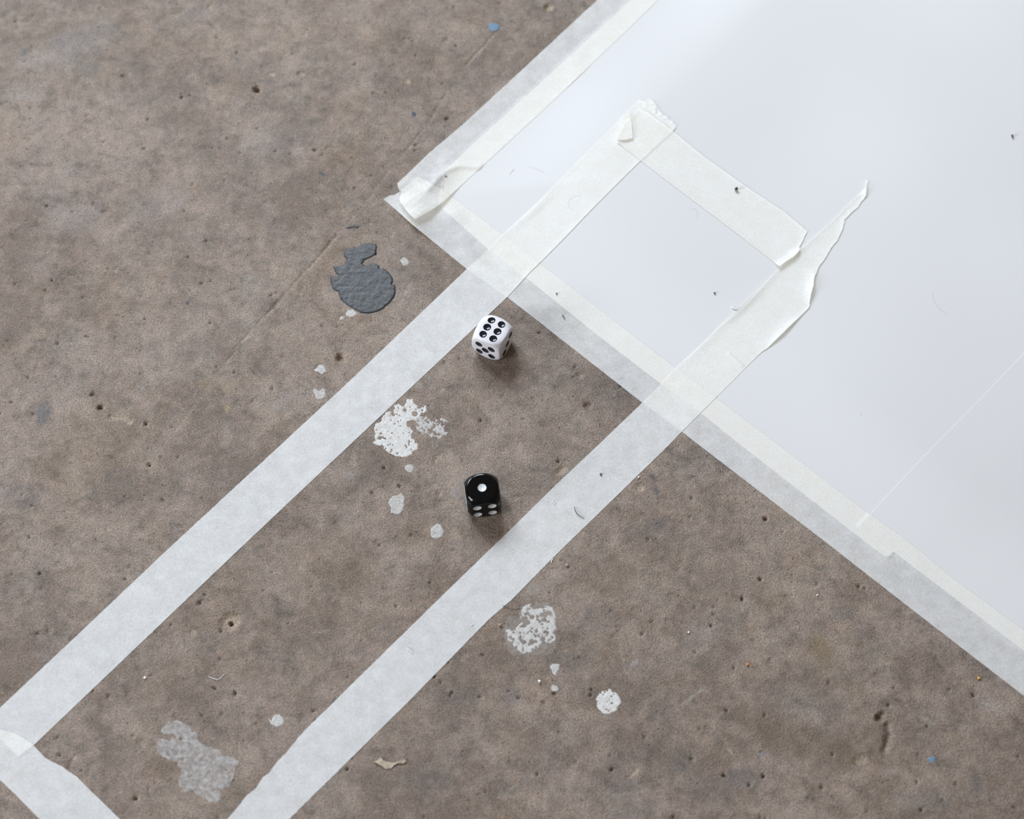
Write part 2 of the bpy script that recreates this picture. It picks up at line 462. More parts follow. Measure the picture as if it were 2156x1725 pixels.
groove([(1895, 1290), (1920, 1284)], 3, .4, .0, 19)
groove([(820, 500), (830, 487)], 2.5, .2, .4, 20)
groove([(840, 640), (860, 605)], 2.5, .2, .4, 21)

def stain(px, py, rx, ry, a, c, rot=0.0, seed=1, soft=.5, rag=.5, ns=6):
    (cx, cy), = at([(px, py)]); rx *= PX; ry *= PX
    sl = patch(cx, cy, max(rx, ry) * 1.9 + 2)
    x = GX[sl] - cx; y = GY[sl] - cy
    ca, sa = math.cos(rot), math.sin(rot)
    d = np.hypot((x * ca + y * sa) / rx, (-x * sa + y * ca) / ry) + rag * fbm(GX[sl], GY[sl], ns, seed, 4)
    lay_stain(sl, a * (1 - sstep(d, 1 - soft, 1 + soft * .3)) * (.75 + .25 * fbm(GX[sl], GY[sl], 2.5, seed + 5)), c)

GREYST = (.098, .093, .094); BRN = (.118, .084, .053); YEL = (.185, .132, .06); BLU = (.185, .190, .208); PALE = (.325, .292, .280)
stains = [(92, 868, 17, 30, .75, (.095, .098, .112), 0, 1, .3, .35, 4), (735, 424, 9, 9, .6, GREYST, 0, 2, .5, .6, 2), (1385, 1105, 24, 18, .55, GREYST, .4, 3, .4, .4, 5),
          (1350, 1115, 18, 16, .4, GREYST, 0, 4), (1376, 1006, 4, 9, .8, (.05, .055, .07), .5, 5, .3, .3, 2), (1381, 1036, 6, 8, .75, (.05, .055, .07), 0, 6, .3, .5, 2),
          (1640, 1265, 45, 25, .4, YEL, -.9, 7, .9, .7, 9), (1730, 1370, 22, 40, .7, YEL, .3, 8, .8, .6, 8), (1800, 1460, 22, 45, .35, YEL, .5, 9, .8, .7, 8),
          (1690, 1570, 100, 42, .75, BRN, -.35, 10, .8, .6, 14), (1590, 1530, 60, 40, .35, BRN, 0, 11, .8, .7, 12), 
          (1640, 1175, 12, 18, .5, GREYST, 0, 13), (1780, 1290, 30, 16, .45, GREYST, .2, 14), (1810, 1330, 25, 10, .4, GREYST, -.3, 15), (1720, 1210, 40, 20, .3, GREYST, .6, 16),
          (1850, 1375, 22, 14, .35, (.12, .13, .10), .3, 17), (2055, 1660, 14, 30, .5, (.11, .10, .105), -.2, 18, .5, .4, 5), (1560, 1640, 40, 25, .35, GREYST, .2, 19), (1500, 1660, 60, 30, .3, GREYST, 0, 20),
          (1555, 1632, 14, 10, .45, (.09, .085, .09), 0, 21), (1770, 1710, 40, 16, .5, BRN, 0, 22), (1970, 1690, 50, 25, .3, GREYST, .3, 23),
          (170, 100, 90, 60, .35, BLU, .4, 24, .8, .7, 14), (220, 65, 50, 40, .3, (.17, .165, .17), 0, 25, .8, .7, 10), (190, 140, 34, 20, .35, (.165, .17, .18), .3, 26, .7, .7, 8),
          (90, 120, 60, 25, .4, PALE, .3, 27, .8, .7, 9), (400, 30, 40, 20, .3, BLU, .2, 28), (60, 200, 60, 40, .35, PALE, 0, 29, .9, .7, 12), (150, 360, 30, 20, .3, (.15, .15, .165), .2, 30),
          (124, 375, 5, 18, .45, (.20, .24, .27), -.2, 31), (160, 460, 60, 40, .35, PALE, .2, 32, .9, .8, 12), (45, 115, 10, 26, .35, (.17, .20, .25), -.2, 33),
          (45, 1040, 60, 20, .35, (.13, .115, .115), .1, 34), (60, 1060, 40, 16, .35, (.12, .11, .11), .1, 35), (90, 1100, 70, 35, .3, BRN, 0, 36, .9, .7, 12),
          (740, 520, 60, 32, .2, (.22, .165, .115), .3, 37, .8, .6, 8), (690, 560, 26, 20, .2, (.22, .165, .115), .9, 38, .8, .6, 8), (815, 640, 12, 24, .3, (.27, .2, .12), 0, 39),
          (430, 810, 14, 12, .35, (.33, .25, .155), 0, 40), (478, 815, 14, 20, .35, (.33, .25, .15), .5, 41), (478, 858, 6, 8, .55, (.36, .27, .13), 0, 42), (380, 770, 10, 6, .4, (.30, .23, .16), .4, 43),
          (1115, 35, 10, 6, .3, (.24, .13, .12), 0, 44), (1370, 1010, 8, 5, .0, BRN, 0, 45), (880, 1165, 14, 8, .3, (.26, .20, .13), 0, 46),
          (985, 1465, 40, 26, .4, GREYST, .2, 47, .8, .7, 8), (1075, 1470, 26, 20, .45, (.105, .095, .10), .3, 48, .7, .7, 7), (1190, 1390, 50, 16, .4, GREYST, -.3, 49), (900, 1640, 60, 30, .3, GREYST, .2, 50),
          (1330, 1720, 60, 30, .4, GREYST, .3, 51), (1310, 1655, 30, 26, .35, (.11, .105, .115), .5, 52), (1430, 1610, 30, 26, .4, GREYST, .6, 53), (1130, 1540, 60, 30, .3, BRN, .1, 54, .8, .7, 11),
          (1260, 1300, 40, 40, .3, GREYST, 0, 55), (1330, 1220, 70, 40, .25, (.25, .20, .15), .3, 56, .8, .7, 12), 
          (1230, 720, 8, 10, .2, BRN, 0, 58), (640, 1480, 50, 30, .25, BRN, .4, 59, .8, .7, 10), (340, 1440, 60, 40, .35, (.225, .17, .125), .4, 60, .8, .7, 11), (260, 1580, 60, 40, .25, (.12, .105, .09), 0, 61),
          (205, 1700, 80, 30, .25, (.12, .105, .095), 0, 62), (500, 1650, 20, 40, .3, BRN, .2, 63), (390, 1400, 40, 18, .3, (.2, .15, .1), 0, 64), (960, 1700, 60, 24, .25, BRN, 0, 65),
          (2080, 1480, 30, 20, .35, PALE, -.5, 66, .8, .8, 6), (1875, 1625, 20, 12, .3, PALE, 0, 67), (1900, 1690, 60, 24, .25, PALE, .1, 68, .9, .8, 8), (2070, 1400, 50, 30, .25, GREYST, -.6, 69),
          (1480, 1330, 80, 40, .2, PALE, .2, 70, .9, .8, 12), (1690, 1480, 90, 30, .25, PALE, -.2, 71, .9, .8, 10), (560, 300, 80, 60, .2, PALE, 0, 72, .9, .8, 12), (350, 420, 90, 60, .25, PALE, .2, 73, .9, .8, 14),
          (650, 270, 50, 30, .25, (.16, .145, .14), .3, 74), (440, 640, 70, 40, .2, (.15, .13, .125), .3, 75, .9, .8, 12), (160, 800, 80, 40, .2, (.15, .135, .125), .2, 76, .9, .8, 12),
          
          (1560, 1240, 90, 50, .3, (.20, .155, .115), .2, 96, .9, .9, 9), (1450, 1420, 120, 50, .28, (.19, .148, .11), .1, 97, .9, .9, 10), (1700, 1420, 90, 40, .25, (.12, .10, .088), .3, 98, .9, .9, 9), (1300, 1580, 120, 40, .25, (.19, .15, .115), .1, 99, .9, .9, 10), (1900, 1560, 100, 40, .25, (.19, .155, .125), -.2, 100, .9, .9, 9), (1480, 1130, 60, 40, .25, (.12, .105, .098), .3, 101, .9, .9, 8),
          
          (430, 500, 70, 26, .25, (.16, .145, .138), .5, 77, .9, .8, 12), (250, 1020, 60, 30, .25, (.14, .12, .11), .2, 78, .9, .8, 9)]
for s_ in stains: stain(*s_)

def scratch(pts, w_px, a, c=(.42, .40, .38), seed=1):
    P = at(pts); w = w_px * PX
    lo = P.min(0) - 4; hi = P.max(0) + 4
    i0, i1 = np.searchsorted(gx, (lo[0], hi[0])); j0, j1 = np.searchsorted(gy, (lo[1], hi[1]))
    sl = slice(max(i0, 1), min(i1, nx - 1)), slice(max(j0, 1), min(j1, ny - 1))
    d, t = seg_dist(np.stack([GX[sl].ravel(), GY[sl].ravel()], 1), P)
    k = np.exp(-(d / w) ** 2).reshape(GX[sl].shape) * (.6 + .4 * vnoise(GX[sl], GY[sl], 3, seed))
    lay_stain(sl, a * k, c)
for pts, w, a in ([(1436, 1484), (1460, 1466), (1478, 1452)], 3, .55), ([(1498, 1523), (1522, 1500)], 2.5, .45), ([(1868, 1410), (1876, 1440)], 2.5, .4), \
        ([(1062, 1675), (1090, 1650)], 2.5, .3), ([(1290, 1676), (1350, 1668)], 3, .35), ([(1145, 1715), (1148, 1680)], 3, .3), ([(1045, 1680), (1085, 1678)], 2.5, .3), \
        ([(1940, 1512), (1965, 1524)], 3, .35), ([(2140, 1560), (2150, 1535)], 3, .35), ([(2070, 1480), (2088, 1486)], 3.5, .55), ([(660, 1332), (740, 1322)], 2.5, .25), \
        ([(690, 1080), (720, 1060)], 2.5, .2), ([(520, 590), (560, 575)], 2.5, .3), ([(150, 600), (200, 595)], 3, .3), ([(1330, 1400), (1342, 1390)], 3, .5), \
        ([(2020, 1535), (2032, 1532)], 5, .5), ([(1040, 1600), (1100, 1540), (1130, 1520)], 2.5, .2):
    scratch(pts, w, a)

nv = nx * ny
border = np.zeros((nx, ny), bool); border[0] = border[-1] = True; border[:, 0] = border[:, -1] = True
GZ[border] = 0
co = np.stack([GX, GY, GZ], -1).reshape(-1, 3) * MM
idx = np.arange(nv).reshape(nx, ny)
quads = np.stack([idx[:-1, :-1], idx[1:, :-1], idx[1:, 1:], idx[:-1, 1:]], -1).reshape(-1, 4)
outer = np.array([(-1.8, -1.8, 0), (1.8, -1.8, 0), (1.8, 1.8, 0), (-1.8, 1.8, 0)])
ci = [idx[0, 0], idx[-1, 0], idx[-1, -1], idx[0, -1]]
ring = np.array([[nv, nv + 1, ci[1], ci[0]], [nv + 1, nv + 2, ci[2], ci[1]], [nv + 2, nv + 3, ci[3], ci[2]], [nv + 3, nv, ci[0], ci[3]]])
allco = np.vstack([co, outer]); allq = np.vstack([quads, ring])
fm = bpy.data.meshes.new('floor')
fm.vertices.add(len(allco)); fm.vertices.foreach_set('co', allco.ravel())
fm.loops.add(allq.size); fm.loops.foreach_set('vertex_index', allq.ravel().astype(np.int32))
fm.polygons.add(len(allq)); fm.polygons.foreach_set('loop_start', (np.arange(len(allq)) * 4).astype(np.int32))
fm.polygons.foreach_set('use_smooth', np.ones(len(allq), bool))
ca_ = fm.attributes.new('stain', 'FLOAT_COLOR', 'POINT')
ca_.data.foreach_set('color', np.vstack([STAIN.reshape(-1, 4), np.zeros((4, 4))]).ravel().astype(np.float32))
fm.update(calc_edges=True); fm.validate()
floor = bpy.data.objects.new('floor', fm); col.objects.link(floor)
fm.materials.append(M_CON)
tag(floor, 'worn brown-grey concrete floor with pits, scratches and dried paint', kind='structure')

# ------------------------------------------------------------------ paint on the floor
def splat(name, field, poly_px, mat, label=None, cell=.28, h=.12, slope=.5):
    P = at(poly_px)
    b = poly_bounds(P, 0, 1.5)
    V, f, faces, rim = contour_mesh(lambda q: field(q, P), b, cell)
    z = .012 + np.minimum(h, f * slope) + h * .25 * np.where(f > h, fbm(V[:, 0], V[:, 1], 2.0, 5), 0)
    o = mesh_obj(name, np.c_[V, z] * MM, faces, mat, floor)
    if label: o['label'] = label
    return o

def lacy(amp, size, seed, holes=(), rag=.5, thr=.3):
    H = [(at([(a, b)])[0], r * PX) for a, b, r in holes]
    def f(q, P):
        d = sdf(q, P) + rag * fbm(q[:, 0], q[:, 1], 1.6, seed, 3)
        n = fbm(q[:, 0], q[:, 1], size, seed + 50, 3)
        if amp: d = np.minimum(d, (thr - amp * n) * 1.2)
        for c, r in H:
            d = np.minimum(d, np.hypot(*(q - c).T) - r * (1 + .3 * fbm(q[:, 0], q[:, 1], 1.5, seed + 3)))
        return d
    return f

c7 = lambda pts: crop(740, 800, 7.842, pts)
big = c7([(705, 415), (790, 412), (860, 440), (905, 390), (908, 330), (950, 322), (968, 375), (985, 325), (1015, 325), (1010, 380), (1050, 395), (1090, 430), (1085, 470),
          (1120, 480), (1160, 470), (1185, 432), (1228, 432), (1228, 510), (1200, 545), (1150, 545), (1130, 610), (1080, 640), (1090, 690), (1000, 670), (900, 690),
          (915, 780), (960, 790), (1010, 860), (985, 900), (1000, 960), (1045, 1000), (1050, 1050), (1095, 1060), (1105, 1130), (1000, 1190), (990, 1230), (870, 1275),
          (800, 1270), (740, 1255), (690, 1240), (610, 1215), (570, 1165), (520, 1140), (500, 1080), (430, 1085), (360, 1050), (380, 1010), (440, 1005), (390, 990), (370, 930), (390, 900),
          (370, 840), (385, 780), (410, 720), (480, 700), (510, 640), (560, 560), (610, 530), (650, 490), (680, 600), (710, 590), (690, 530), (710, 480)])
splat('paint_splat', lacy(.75, 1.25, 3, [(*c7([(880, 503)])[0], 4.6), (*c7([(1048, 560)])[0], 5.6), (*c7([(1170, 503)])[0], 2.4), (*c7([(690, 575)])[0], 3.4),
      (*c7([(760, 570)])[0], 1.8), (*c7([(795, 590)])[0], 1.8), (*c7([(470, 960)])[0], 4.0), (*c7([(490, 885)])[0], 2.0), (*c7([(775, 690)])[0], 1.8), (*c7([(712, 730)])[0], 1.6),
      (*c7([(415, 828)])[0], 1.5), (*c7([(860, 885)])[0], 1.4), (*c7([(665, 1155)])[0], 2.2), (*c7([(570, 1130)])[0], 1.5), (*c7([(760, 1215)])[0], 2.6), (*c7([(895, 1085)])[0], 2.0),
      (*c7([(640, 1060)])[0], 1.6), (*c7([(990, 1155)])[0], 1.8)], .9, .30), big, M_WPAINT, 'thick white paint splat with pinholes')
lobe = c7([(1060, 640), (1110, 590), (1210, 610), (1290, 640), (1350, 630), (1420, 680), (1390, 720), (1460, 720), (1500, 690), (1450, 590), (1470, 590), (1520, 640), (1590, 690), (1540, 720),
           (1530, 790), (1545, 860), (1575, 880), (1540, 960), (1600, 1000), (1530, 950), (1490, 940), (1445, 985), (1400, 940), (1310, 950), (1290, 890), (1190, 890), (1130, 850), (1080, 830), (1060, 750)])
splat('paint_splat', lacy(.8, 1.3, 9, [], 1.0, .12), lobe, M_WTHIN, 'lacy thin white paint patch')

c5 = lambda pts: crop(1000, 1220, 5.391, pts)
sp2 = c5([(560, 300), (640, 272), (660, 315), (700, 308), (780, 312), (862, 298), (885, 340), (918, 385), (905, 450), (918, 560), (880, 600), (915, 640), (910, 690), (850, 730), (790, 710), (740, 750), (720, 795),
          (690, 770), (640, 832), (560, 840), (505, 812), (440, 770), (385, 700), (358, 580), (400, 565), (450, 590), (500, 525), (520, 480), (508, 400), (530, 350)])
splat('paint_splat', lacy(.8, 1.5, 29, [(*c5([(650, 430)])[0], 5.5), (*c5([(560, 460)])[0], 7), (*c5([(600, 490)])[0], 5), (*c5([(760, 405)])[0], 4.4), (*c5([(830, 385)])[0], 4.8), (*c5([(800, 420)])[0], 3.5), (*c5([(675, 320)])[0], 4),
      (*c5([(645, 710)])[0], 5.5), (*c5([(770, 680)])[0], 4.6), (*c5([(560, 715)])[0], 4.5), (*c5([(515, 610)])[0], 2.4), (*c5([(440, 605)])[0], 2.2), (*c5([(400, 660)])[0], 3.4), (*c5([(825, 560)])[0], 2),
      (*c5([(700, 590)])[0], 3.2), (*c5([(690, 655)])[0], 2), (*c5([(855, 685)])[0], 2.2)], .9, .20), sp2, M_WPAINT, 'crazed white paint patch')
splat('paint_splat', lacy(0, 2, 39, [], .9), c5([(340, 480), (400, 420), (500, 420), (520, 300), (860, 270), (930, 400), (940, 600), (920, 780), (840, 860), (560, 870), (400, 840), (340, 700)]), M_GHOST, 'faint ghost of worn paint')
def disc(px, py, r, n=14, e=1.0, rot=0.0, jit=.12, seed=0):
    rr = random.Random(seed * 31 + int(px))
    return [(px + r * e * math.cos(a) * math.cos(rot) * k - r * math.sin(a) * math.sin(rot) * k, py + r * e * math.cos(a) * math.sin(rot) * k + r * math.sin(a) * math.cos(rot) * k)
            for a, k in ((2 * math.pi * i / n, 1 + rr.uniform(-jit, jit)) for i in range(n))]
splat('paint_splat', lacy(.7, 1.0, 49, [], .7, .26), disc(1280, 1478, 26, 16, 1, 0, .1), M_WPAINT, 'round white paint drop')
for i, (pts, mat, lab) in enumerate([
        (c5([(850, 1000), (880, 965), (960, 962), (955, 1010), (935, 1050), (915, 1090), (880, 1060)]), M_FLECK, 'small white paint fleck'),
        (disc(1168, 1450, 7.5, 9, 1, 0, .2), M_WTHIN, 'small thin paint fleck'),
        (crop(640, 720, 10.78, [(235, 640), (300, 580), (320, 530), (400, 515), (445, 545), (480, 610), (518, 670), (470, 690), (405, 738), (350, 700), (310, 675), (265, 680)]), M_FLECK, 'small white paint drop'),
        (crop(640, 720, 10.78, [(200, 1090), (240, 1060), (310, 1090), (330, 1130), (400, 1080), (450, 1060), (495, 1100), (480, 1150), (510, 1170), (470, 1250), (420, 1280), (340, 1305), (270, 1270), (240, 1180)]), M_WTHIN, 'small white paint ring'),
        (crop(640, 460, 7.19, [(640, 1440), (670, 1390), (740, 1385), (800, 1435), (760, 1480), (690, 1495), (650, 1470)]), M_FLECK, 'small white paint fleck'),
        (crop(640, 460, 7.19, [(545, 1500), (570, 1480), (605, 1500), (600, 1535), (550, 1540)]), M_WTHIN, None),
        (crop(460, 1440, 5.39, [(560, 380), (600, 420), (625, 360), (690, 352), (735, 385), (740, 440), (700, 480), (655, 492), (610, 465), (580, 430)]), M_FLECK, 'small white paint drop'),
        (crop(640, 460, 7.19, [(1460, 640), (1500, 590), (1560, 600), (1590, 660), (1570, 715), (1500, 720)]), M_WTHIN, 'faint paint ring'),
        (disc(862, 986, 9, 10, 1.1, -.4, .15), M_WTHIN, 'faint white paint drop'), (disc(736, 1003, 9, 9, 1.3, .2, .2), M_GHOST, 'faint paint mark'),
        (disc(920, 1120, 15, 12, .95, 0, .15), M_WTHIN, 'faint worn paint patch'), (disc(836, 1060, 21, 13, .8, .3, .2), M_WTHIN, 'pale worn paint patch'),
        (disc(962, 1038, 15, 10, .8, .3, .2), M_GHOST, 'faint paint mark'), (disc(1125, 1241, 14, 10, 1.2, -.4, .15), M_GHOST, 'faint paint mark'),
        (disc(583, 860, 10, 10, 1, 0, .2), M_GHOST, 'faint paint mark'), (disc(729, 728, 6, 8, 1, 0, .2), M_GHOST, None), (disc(884, 810, 8, 9, 1, 0, .2), M_GHOST, 'faint paint mark'),
        (disc(932, 783, 10, 9, 1, .5, .25), M_GHOST, 'faint paint mark'), (disc(905, 797, 6, 8, 1, 0, .2), M_GHOST, None), (disc(302, 819, 6, 8, 1, 0, .3), M_GHOST, None), (disc(424, 756, 5, 8, .6, .4, .3), M_GHOST, None),
        (disc(1175, 1212, 9, 9, 1.2, 0, .2), M_GHOST, None), (disc(1335, 1400, 7, 8, 1.5, -.6, .2), M_GHOST, None), (disc(555, 1546, 4, 7, 1, 0, .3), M_GHOST, None)]):
    splat('paint_splat', lacy(.35 if mat is not M_GHOST else 0, 1.3, 60 + i, [], .35, .35), pts, mat, lab, .25)
faded = crop(300, 1480, 7.04, [(270, 410), (370, 300), (520, 270), (650, 310), (740, 420), (810, 470), (800, 560), (900, 600), (970, 660), (1150, 710), (1180, 800), (1400, 830), (1420, 890), (1370, 1000),
      (1350, 1150), (1270, 1250), (1130, 1290), (1160, 1440), (1100, 1490), (1000, 1470), (920, 1390), (830, 1370), (740, 1310), (640, 1310), (560, 1240), (550, 1150), (560, 1000), (530, 880), (420, 860),
      (300, 800), (220, 740), (220, 590), (310, 550), (400, 560), (480, 500), (420, 460), (290, 450)])
splat('paint_splat', lacy(.7, 3.0, 99, [(380, 1556, 4)], 1.5, .45), faded, M_FADED, 'large faded patch of worn white paint', .35, .06)

c6 = lambda pts: crop(640, 460, 7.19, pts)
blob = c6([(605, 540), (620, 490), (680, 460), (740, 435), (800, 440), (870, 390), (940, 375), (1030, 375), (1090, 395), (1108, 430), (1092, 520), (1080, 555), (1000, 600), (915, 635), (880, 690),
           (930, 715), (1010, 702), (1090, 690), (1140, 720), (1135, 760), (1200, 760), (1290, 830), (1340, 900), (1350, 960), (1330, 1000), (1380, 1010), (1392, 1130), (1370, 1190), (1300, 1280), (1200, 1370), (1100, 1420),
           (980, 1447), (850, 1430), (780, 1390), (680, 1335), (600, 1280), (550, 1210), (520, 1115), (470, 1100), (428, 1070), (425, 1025), (405, 960), (398, 890), (470, 885), (530, 870), (490, 850),
           (470, 800), (435, 735), (450, 725), (530, 728), (580, 715), (610, 690), (640, 640), (650, 612), (615, 590)])
splat('paint_blot', lacy(0, 2, 70, [], .25), blob, M_GREY, 'dark grey paint blot with a small head', .3, .42, .8)
splat('paint_blot', lacy(0, 2, 71, [], .2), c6([(630, 152), (700, 105), (760, 95), (830, 115), (835, 132), (800, 162), (740, 140), (690, 155)]), M_GREY, 'small dark grey paint drip', .25, .3, .8)
splat('paint_blot', lacy(0, 2, 72, [], .3), disc(1040, 57, 9, 10, 1.25, .1, .15), M_BLUE, 'blue paint drop', .25)
splat('paint_blot', lacy(0, 2, 73, [], .1), disc(871, 240, 4.6, 10, 1, 0, .08), M_NAVY, 'tiny navy paint drop', .22)
splat('paint_blot', lacy(0, 2, 74, [], .1), disc(394, 638, 4, 9, .75, 0, .08), M_NAVY, 'tiny navy paint drop', .22)
splat('paint_blot', lacy(0, 2, 75, [], .5), disc(1963, 1600, 8, 9, 1, 0, .2), M_BLUE, 'small blue paint mark', .25)
splat('paint_blot', lacy(0, 2, 76, [], .1), disc(1606, 1589, 3.2, 8, 1, 0, .2), M_BLUE, None, .2)
splat('paint_blot', lacy(0, 2, 77, [], .4), disc(677, 366, 6, 8, .35, -.9, .2), M_NAVY, None, .22)

# ------------------------------------------------------------------ sheets: two papers, six tapes
PAPER1 = at([(928, 436), (1026, 524), (1107, 585), (1250, 700), (1360, 785), (1475, 870), (1562, 940), (1835, 1152), (1868, 1176), (1883, 1160), (2420, 600), (3300, -300), (3300, -720), (2112, -720), (1328, 0), (1132, 180), (1003, 297), (940, 356)])
seam_d = at([(2156, 748)])[0] - at([(1833, 1083)])[0]; seam_d /= np.linalg.norm(seam_d)
corner2 = at([(1809, 1108)])[0]
low2 = at([(1883, 1161), (2156, 1368)]); low_d = low2[1] - low2[0]; low_d /= np.linalg.norm(low_d)
PAPER2 = np.array([corner2, corner2 + seam_d * 420, corner2 + seam_d * 420 + low_d * 260, corner2 + low_d * 260])
T_BOT_U = [(841, 404), (880, 372), (925, 396), (950, 415), (1058, 495), (1139, 558), (1199, 604), (1299, 682), (1419, 774), (1516, 846), (1713, 995), (1830, 1084), (1914, 1144), (2005, 1219), (2136, 1315), (2420, 1528)]
T_BOT_L = [(2420, 1670), (2156, 1466), (1937, 1297), (1750, 1151), (1436, 910), (1348, 845), (1068, 626), (983, 567), (940, 532), (890, 491), (870, 475), (838, 446), (807, 420), (821, 412), (831, 411)]
TB = at(T_BOT_U + T_BOT_L)
TLp = [(836, 387), (860, 365), (901, 325), (975, 262), (1064, 180), (1258, 0), (2010, -690), (2128, -690), (1385, 2), (1180, 199), (1055, 315), (990, 374), (934, 425), (910, 442), (874, 463), (863, 452), (854, 442), (844, 427), (841, 417), (846, 405), (844, 402), (841, 401)]
TAp = [(-60, 1546), (0, 1491), (150, 1350), (359, 1152), (720, 818), (983, 567), (1031, 524), (1063, 491), (1151, 414), (1291, 277), (1320, 244), (1345, 218), (1356, 222), (1365, 215), (1374, 219), (1379, 231), (1389, 243), (1398, 250), (1406, 258), (1414, 263), (1423, 274), (1415, 285), (1382, 315),
       (1348, 348), (1260, 434), (1117, 573), (1068, 626), (720, 953), (509, 1152), (72, 1569), (38, 1594), (0, 1556)]
TBp = [(380, 1832), (479, 1725), (506, 1694), (519, 1676), (540, 1660), (553, 1638), (566, 1629), (579, 1609), (601, 1587), (614, 1572), (622, 1562), (626, 1556), (633, 1548), (664, 1516), (690, 1492), (742, 1440), (934, 1252), (1040, 1149), (1059, 1131), (1166, 1026), (1257, 940),
       (1360, 841), (1393, 808), (1425, 774), (1490, 715), (1521, 683), (1557, 652), (1589, 620), (1612, 597), (1639, 570), (1677, 538), (1706, 511), (1748, 474), (1781, 440), (1813, 409), (1820, 400), (1821, 384), (1827, 385), (1824, 400), (1822, 417), (1816, 426), (1804, 444), (1785, 460),
       (1777, 469), (1773, 488), (1762, 513), (1748, 530), (1733, 555), (1723, 567), (1714, 588), (1711, 609), (1706, 626), (1704, 640), (1702, 653), (1694, 661), (1664, 689), (1616, 736), (1603, 745), (1545, 802), (1475, 870), (1436, 909), (1405, 941), (1263, 1079), (1162, 1177), (1081, 1260),
       (1027, 1307), (860, 1478), (738, 1598), (610, 1725), (480, 1858)]
TCp = [(1298, 309), (1318, 272), (1345, 238), (1362, 245), (1416, 285), (1482, 338), (1576, 404), (1650, 453), (1698, 494), (1693, 504), (1688, 516), (1683, 524), (1682, 532), (1679, 539), (1668, 549), (1655, 556), (1640, 567), (1552, 499), (1406, 392), (1348, 348)]
TDp = [(-120, 1490), (0, 1536), (30, 1545), (51, 1556), (70, 1569), (94, 1595), (107, 1603), (132, 1615), (143, 1624), (162, 1636), (179, 1654), (207, 1681), (252, 1725), (470, 1935), (400, 2020), (83, 1725), (34, 1675), (0, 1643), (-130, 1530)]
TL_, TA, TBB, TC, TD = at(TLp), at(TAp), at(TBp), at(TCp), at(TDp)

T_PAP, T_TAPE = .22, .15
LAYERS = [(PAPER1, T_PAP), (PAPER2, T_PAP), (TB, T_TAPE), (TL_, T_TAPE), (TA, T_TAPE), (TBB, T_TAPE), (TC, T_TAPE), (TD, T_TAPE)]

def wave(q):
    """gentle buckling of the paper (mm), nothing near its taped edges"""
    def inside(a, b):
        a, b = at([a, b]); e = (b - a) / np.linalg.norm(b - a)
        return (q[:, 0] - a[0]) * -e[1] + (q[:, 1] - a[1]) * e[0]
    d = np.minimum(inside((1026, 524), (1835, 1152)), inside((1328, 0), (1003, 297)))
    k = sstep(d, 6, 60)
    x, y = q[:, 0], q[:, 1]
    w = .9 * np.sin((x * .55 + y * .83) / 22 + 1.2 * vnoise(x, y, 90, 4)) + 1.1 * vnoise(x, y, 75, 8) + .6 * np.sin((x * .9 - y * .4) / 30 + 2)
    return k * (2.6 + .95 * w)

def support(q, layer):
    z = np.zeros(len(q))
    for poly, t in LAYERS[:layer]:
        lo, hi = poly.min(0) - 2, poly.max(0) + 2
        m = ((q >= lo) & (q <= hi)).all(1)
        if m.any(): z[m] += t * sstep(sdf(q[m], poly), -1.6, -.05)
    if layer >= 1:      # the upper sheet is stiff: it eases down gently from the lower sheet's edge
        m = ((q >= PAPER2.min(0) - 2) & (q <= PAPER2.max(0) + 2)).all(1)
        if m.any():
            d1 = sdf(q[m], PAPER1); k2 = 1.0 if layer == 1 else sstep(sdf(q[m], PAPER2), -1.6, -.05)
            z[m] += T_PAP * np.maximum(0, k2 * sstep(d1, -30, -.05) - sstep(d1, -1.6, -.05))
    return z

def sheet(name, layer, ang, cell, mat, label, cat, group=None, lift=None, rag=.10, follow=True, rag_f=None):
    poly, th = LAYERS[layer]
    def field(q):
        r = rag if rag_f is None else rag_f(q)
        return sdf(q, poly) + r * fbm(q[:, 0], q[:, 1], 1.7, layer + 5, 3)
    V, f, faces, rim = contour_mesh(field, poly_bounds(poly, ang, 1.5), cell, ang)
    z = .03 + th + support(V, layer) + wave(V)
    if lift is not None:
        h = lift(V, f)
        z = z + h
        # a lifted point keeps the traced outline: slide it along its line of sight
        d = np.c_[V, np.zeros(len(V))] - CAM_P
        V = V + d[:, :2] * (h / d[:, 2])[:, None] 
    top = np.c_[V, z]
    n = len(top)
    ra = sorted({v for e in rim for v in e}); mp = {v: n + i for i, v in enumerate(ra)}; mb = {v: n + len(ra) + i for i, v in enumerate(ra)}
    up = top[ra]; dn = up.copy(); dn[:, 2] -= th
    F = faces + [[mp[a], mp[b], mb[b], mb[a]] for a, b in rim]
    o = mesh_obj(name, np.vstack([top, up, dn]) * MM, F, mat)
    return tag(o, label, cat, group)

A45 = math.radians(45)
sheet('paper_sheet', 0, A45, 2.0, M_PAPER, 'large white paper sheet taped down on the concrete', 'paper', rag=0)
sheet('paper_sheet', 1, A45, 2.0, M_PAPER, 'white paper sheet overlapping the larger sheet along a straight seam', 'paper', rag=0)

def px_gauss(q, px, py, rx, ry, rot=0.0):
    c = at([(px, py)])[0]; x = q[:, 0] - c[0]; y = q[:, 1] - c[1]
    ca, sa = math.cos(rot), math.sin(rot)
    return np.exp(-(((x * ca + y * sa) / (rx * PX)) ** 2 + ((-x * sa + y * ca) / (ry * PX)) ** 2))

